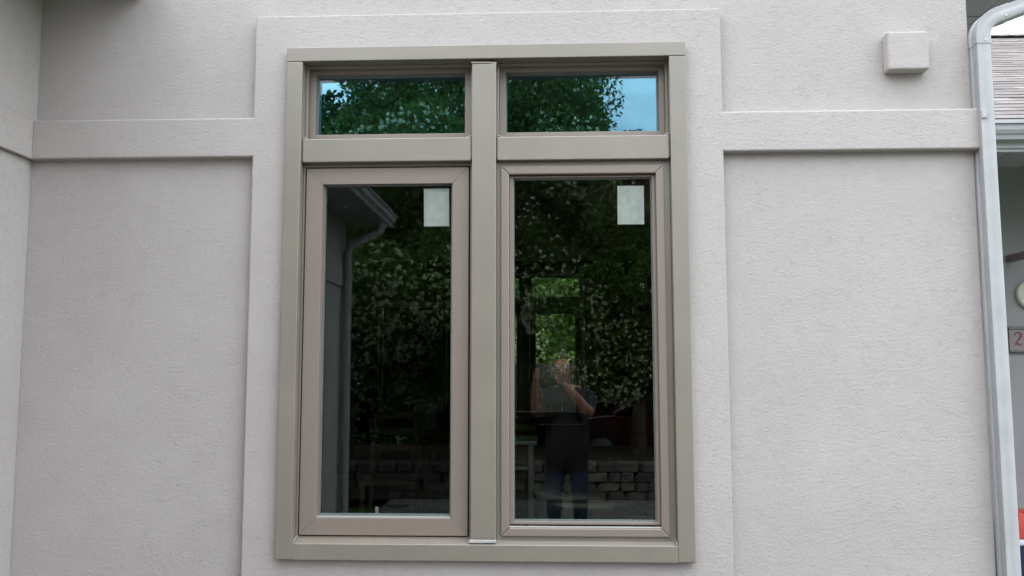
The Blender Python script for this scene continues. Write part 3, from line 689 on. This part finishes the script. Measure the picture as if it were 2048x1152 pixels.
for i, (x, y, rx, rz, zc, lab) in enumerate(((-11.5, -24, 3.4, 4.2, 4.3, 'dark green tree mirrored at the far left below the open sky'), (-6.8, -25, 3.2, 5.2, 5.3, 'dark green tree behind the smaller flowering tree, mirrored left of the tall one'), (-1.6, -26, 3.4, 6.4, 6.4, 'tallest dark green tree behind the big flowering tree'), (2.5, -26.5, 1.7, 5.1, 4.9, 'dark green tree mirrored behind the maroon tree'), (9.5, -25, 3.4, 3.6, 3.8, 'broad dark green tree standing off to the right behind the car'))):
    tree(x, y, -.1, rx, rz, zc, 26000, .14, M['leaf_dark'], 40 + i, lab, 0, G1, 'broadleaf_tree', 60, .40, .2)
for i, (x, y, lab) in enumerate(((-5.2, -13.8, 'dense dark shrub added at the left behind the stone wall'), (-2.6, -14.2, 'dense dark shrub added under the big flowering tree'), (.1, -15.6, 'dense dark shrub added left of the red car'), (5.6, -15.4, 'dense dark shrub added right of the red car'))):
    tree(x, y, -.1, 1.7, 1.35, 1.25, 16000, .07, M['leaf_dark'], 70 + i, lab, 0, 'added dark shrubs mirrored low in the panes', 'shrub', 60, .40, .05)  # dark shrubs added to cover the bright lawn where shade lies
tree(-.9, 11.9, -.1, 2.2, 2.4, 2.7, 34000, .045, M['leaf_bright'], 61, 'bright green leafy shrub outside the far window of the room', 700, None, 'shrub', 70, .34, .06)
tree(-.3, 14.5, -.1, 4.2, 3.6, 3.9, 30000, .11, M['leaf'], 63, 'larger green tree farther off beyond the far window', 0, None, 'broadleaf_tree', 80, .36, .12)
tree(1.3, 12.1, -.1, 2.0, 2.4, 2.6, 30000, .045, M['leaf_bright'], 62, 'second bright green shrub beyond the far window, on its right', 300, None, 'shrub', 70, .34, .06)

fn = empty('dark_backing_fence', (0, 9.0, -.1), 'grey weathered board fence added low outside the far window of the room', 'fence')  # dark fence added so the mirrored hands show against the far window
rng = random.Random(17)
for k in range(24):
    keep(boxo('board', (-1.9 + k * .15, -1.9 + k * .15 + .142, 8.99 + rng.uniform(0, .006), 9.01 + .006, -.1, 1.70 + rng.uniform(-.01, .02)), M['weathered'], None, .004, 1), fn)
for z in (.3, 1.4): keep(boxo('rail', (-1.9, 1.7, 9.017, 9.06, z, z + .09), M['wood']), fn)

# ------------------------------------------------------------------ parked car (mirrored)
car = empty('parked_car', (2.3, -13.2, -.095), 'dark red car parked behind the stone wall, mirrored low in the right pane', 'car')
def extr(name, pts, y0, y1, mat, b=.05):
    bm = bmesh.new(); prism(bm, pts, lambda x, z: (x, y0, z), lambda x, z: (x, y1, z)); bev(bm, b, 3, 25); return obj(name, bm, mat, car, True)
extr('body', [(-2.15, .25), (-2.2, .62), (-2.1, .80), (-1.25, .90), (1.75, .93), (2.15, .86), (2.2, .45), (2.1, .25)], -.86, .86, M['carpaint'], .08)
extr('cabin', [(-1.2, .90), (-.55, 1.36), (.95, 1.40), (1.7, .93)], -.74, .74, M['carpaint'], .10)
for s in (-1, 1):
    ya, yb = sorted((s * .735, s * .748))
    extr('side_window', [(-.95, .95), (-.45, 1.29), (.12, 1.31), (.12, .95)], ya, yb, M['carglass'], .01); extr('side_window', [(.2, .95), (.2, 1.31), (.85, 1.32), (1.35, .95)], ya, yb, M['carglass'], .01)
for x in (-1.35, 1.38):
    for s in (-1, 1):
        bm = bmesh.new(); tube(bm, [(x, s * .68, .32), (x, s * .87, .32)], .32, 24); wh = obj('wheel', bm, M['tyre'], car)
        bm = bmesh.new(); tube(bm, [(x, s * .86, .32), (x, s * .885, .32)], .20, 16); obj('rim', bm, M['steel'], wh)
for s in (-1, 1):
    ya, yb = sorted((s * .55, s * .8)); boxo('headlight', (-2.215, -2.13, ya, yb, .60, .74), M['lampglass'], car, .02)
    boxo('tail_light', (2.13, 2.205, ya, yb, .62, .80), M['redcloth'], car, .02)

# ------------------------------------------------------------------ the person with the phone (mirrored in the right pane)
def skin_mesh(verts, edges, root=0, sub=2):
    me = bpy.data.meshes.new('tmp'); me.from_pydata([v[0] for v in verts], edges, [])
    o = bpy.data.objects.new('tmp', me); COL.objects.link(o)
    o.modifiers.new('s', 'SKIN')
    for i, v in enumerate(verts):
        rr_ = v[1]; me.skin_vertices[0].data[i].radius = rr_ if isinstance(rr_, tuple) else (rr_, rr_); me.skin_vertices[0].data[i].use_root = (i == root)
    sm = o.modifiers.new('d', 'SUBSURF'); sm.levels = sub; sm.render_levels = sub
    dg = bpy.context.evaluated_depsgraph_get(); e_ = o.evaluated_get(dg); m2 = bpy.data.meshes.new_from_object(e_)
    bpy.data.objects.remove(o); return m2
px, py0 = .15, -3.72
pv, pe = [], []
def J(p, r_, parent=None):
    pv.append((p, r_)); i = len(pv) - 1
    if parent is not None: pe.append((parent, i))
    return i
pel = J((px, py0, .95), (.185, .135)); wst = J((px, py0 + .01, 1.10), (.185, .130), pel); chs = J((px, py0 + .01, 1.28), (.195, .130), wst); ust = J((px - .005, py0 + .01, 1.40), (.150, .10), chs)
nck = J((px - .02, py0 + .02, 1.49), .056, ust); jaw = J((px - .035, py0 + .05, 1.565), (.066, .072), nck); hd = J((px - .04, py0 + .035, 1.645), (.076, .092), jaw); J((px - .04, py0 + .025, 1.71), (.062, .075), hd)
J((px - .045, py0 + .155, 1.60), .010, jaw)      # nose
fingers = []
for s, el, hand in ((-1, (-.085, -3.48, 1.29), (-.082, -3.285, 1.565)), (1, (.31, -3.49, 1.27), (.082, -3.285, 1.565))):
    sh = J((px + s * .185, py0 + .01, 1.385), .075, ust); m_ = J(((px + s * .185 + el[0]) / 2, (py0 + el[1]) / 2, 1.305), .066, sh); e_ = J(el, .055, m_)
    f_ = J(((el[0] + hand[0]) / 2, (el[1] + hand[1]) / 2, (el[2] + hand[2]) / 2), .047, e_); wr = J((hand[0] + s * .008, hand[1] - .02, hand[2] - .045), .027, f_); pa = J((hand[0] + s * .006, hand[1], hand[2]), (.030, .020), wr)
    for k in range(4):                              # fingers round the phone's edge, over its back
        z = hand[2] + .048 - .022 * k; ln = (.9, 1.0, .95, .8)[k]
        a = J((hand[0] + s * .004, hand[1] + .03, z), .0085, pa); b = J((hand[0] - s * .002, hand[1] + .052, z + .002), .0080, a); J((hand[0] - s * (.028 * ln), hand[1] + .055, z + .003), .0070, b)
    t1 = J((hand[0] - s * .010, hand[1] - .004, hand[2] - .030), .011, pa); J((hand[0] - s * .030, hand[1] + .012, hand[2] - .010), .0095, t1)
for s in (-1, 1):
    hp = J((px + s * .095, py0, .88), .092, pel); kn = J((px + s * .105, py0 + .015, .50), .062, hp); J((px + s * .105, py0, .33), .056, kn); an = J((px + s * .11, py0 - .02, .10), .042, len(pv) - 1)
    ft = J((px + s * .115, py0 + .06, .055), (.042, .038), an); J((px + s * .125, py0 + .15, .040), (.040, .028), ft)
me = skin_mesh(pv, pe, 0)
for mm in ('skin', 'jacket', 'jeans', 'shoe', 'shirt'): me.materials.append(M[mm])
for p in me.polygons:
    c = p.center; k = 1
    if c.z < .095: k = 3
    elif c.z < .80: k = 2
    elif c.z > 1.475 and c.y < -3.45: k = 0
    elif c.y > -3.515 and c.z > 1.20: k = 0
    p.material_index = k; p.use_smooth = True
person = empty('person', (px, py0, 0), 'person in dark jacket and blue jeans holding up a phone, mirrored in the right pane', 'person')
o = link('body', me, None); keep(o, person)
bm = bmesh.new(); bmesh.ops.create_uvsphere(bm, u_segments=18, v_segments=12, radius=1)
for v in bm.verts: v.co = Vector((px - .04 + v.co.x * .098, py0 + .005 + v.co.y * .108, 1.665 + v.co.z * .098))
bmesh.ops.delete(bm, geom=[v for v in bm.verts if v.co.z < 1.58 or (v.co.y > py0 + .085 and v.co.z < 1.70)], context='VERTS'); keep(obj('hair', bm, M['hair'], None, True), person)
for s in (-1, 1):
    bm = bmesh.new(); bmesh.ops.create_uvsphere(bm, u_segments=10, v_segments=6, radius=.013, matrix=Matrix.Translation((px - .042 + s * .033, py0 + .122, 1.632))); keep(obj('eye', bm, M['whitecloth'], None, True), person)
    bm = bmesh.new(); bmesh.ops.create_uvsphere(bm, u_segments=10, v_segments=6, radius=1, matrix=Matrix.Translation((px - .04 + s * .088, py0 + .03, 1.625)) @ Matrix.Diagonal((.014, .02, .032, 1))); keep(obj('ear', bm, M['skin'], None, True), person)
ph = empty('phone', (0, -3.245, 1.60), 'dark phone held up in both hands by the person, mirrored in the right pane', 'phone')
bm = bmesh.new(); box(bm, -.074, .074, -3.252, -3.244, 1.562, 1.636); bev(bm, .003, 2); keep(obj('case', bm, M['blackplast']), ph)
bm = bmesh.new(); tube(bm, [(0, -3.2435, 1.60), (0, -3.241, 1.60)], .009, 16); keep(obj('lens', bm, M['steel']), ph)
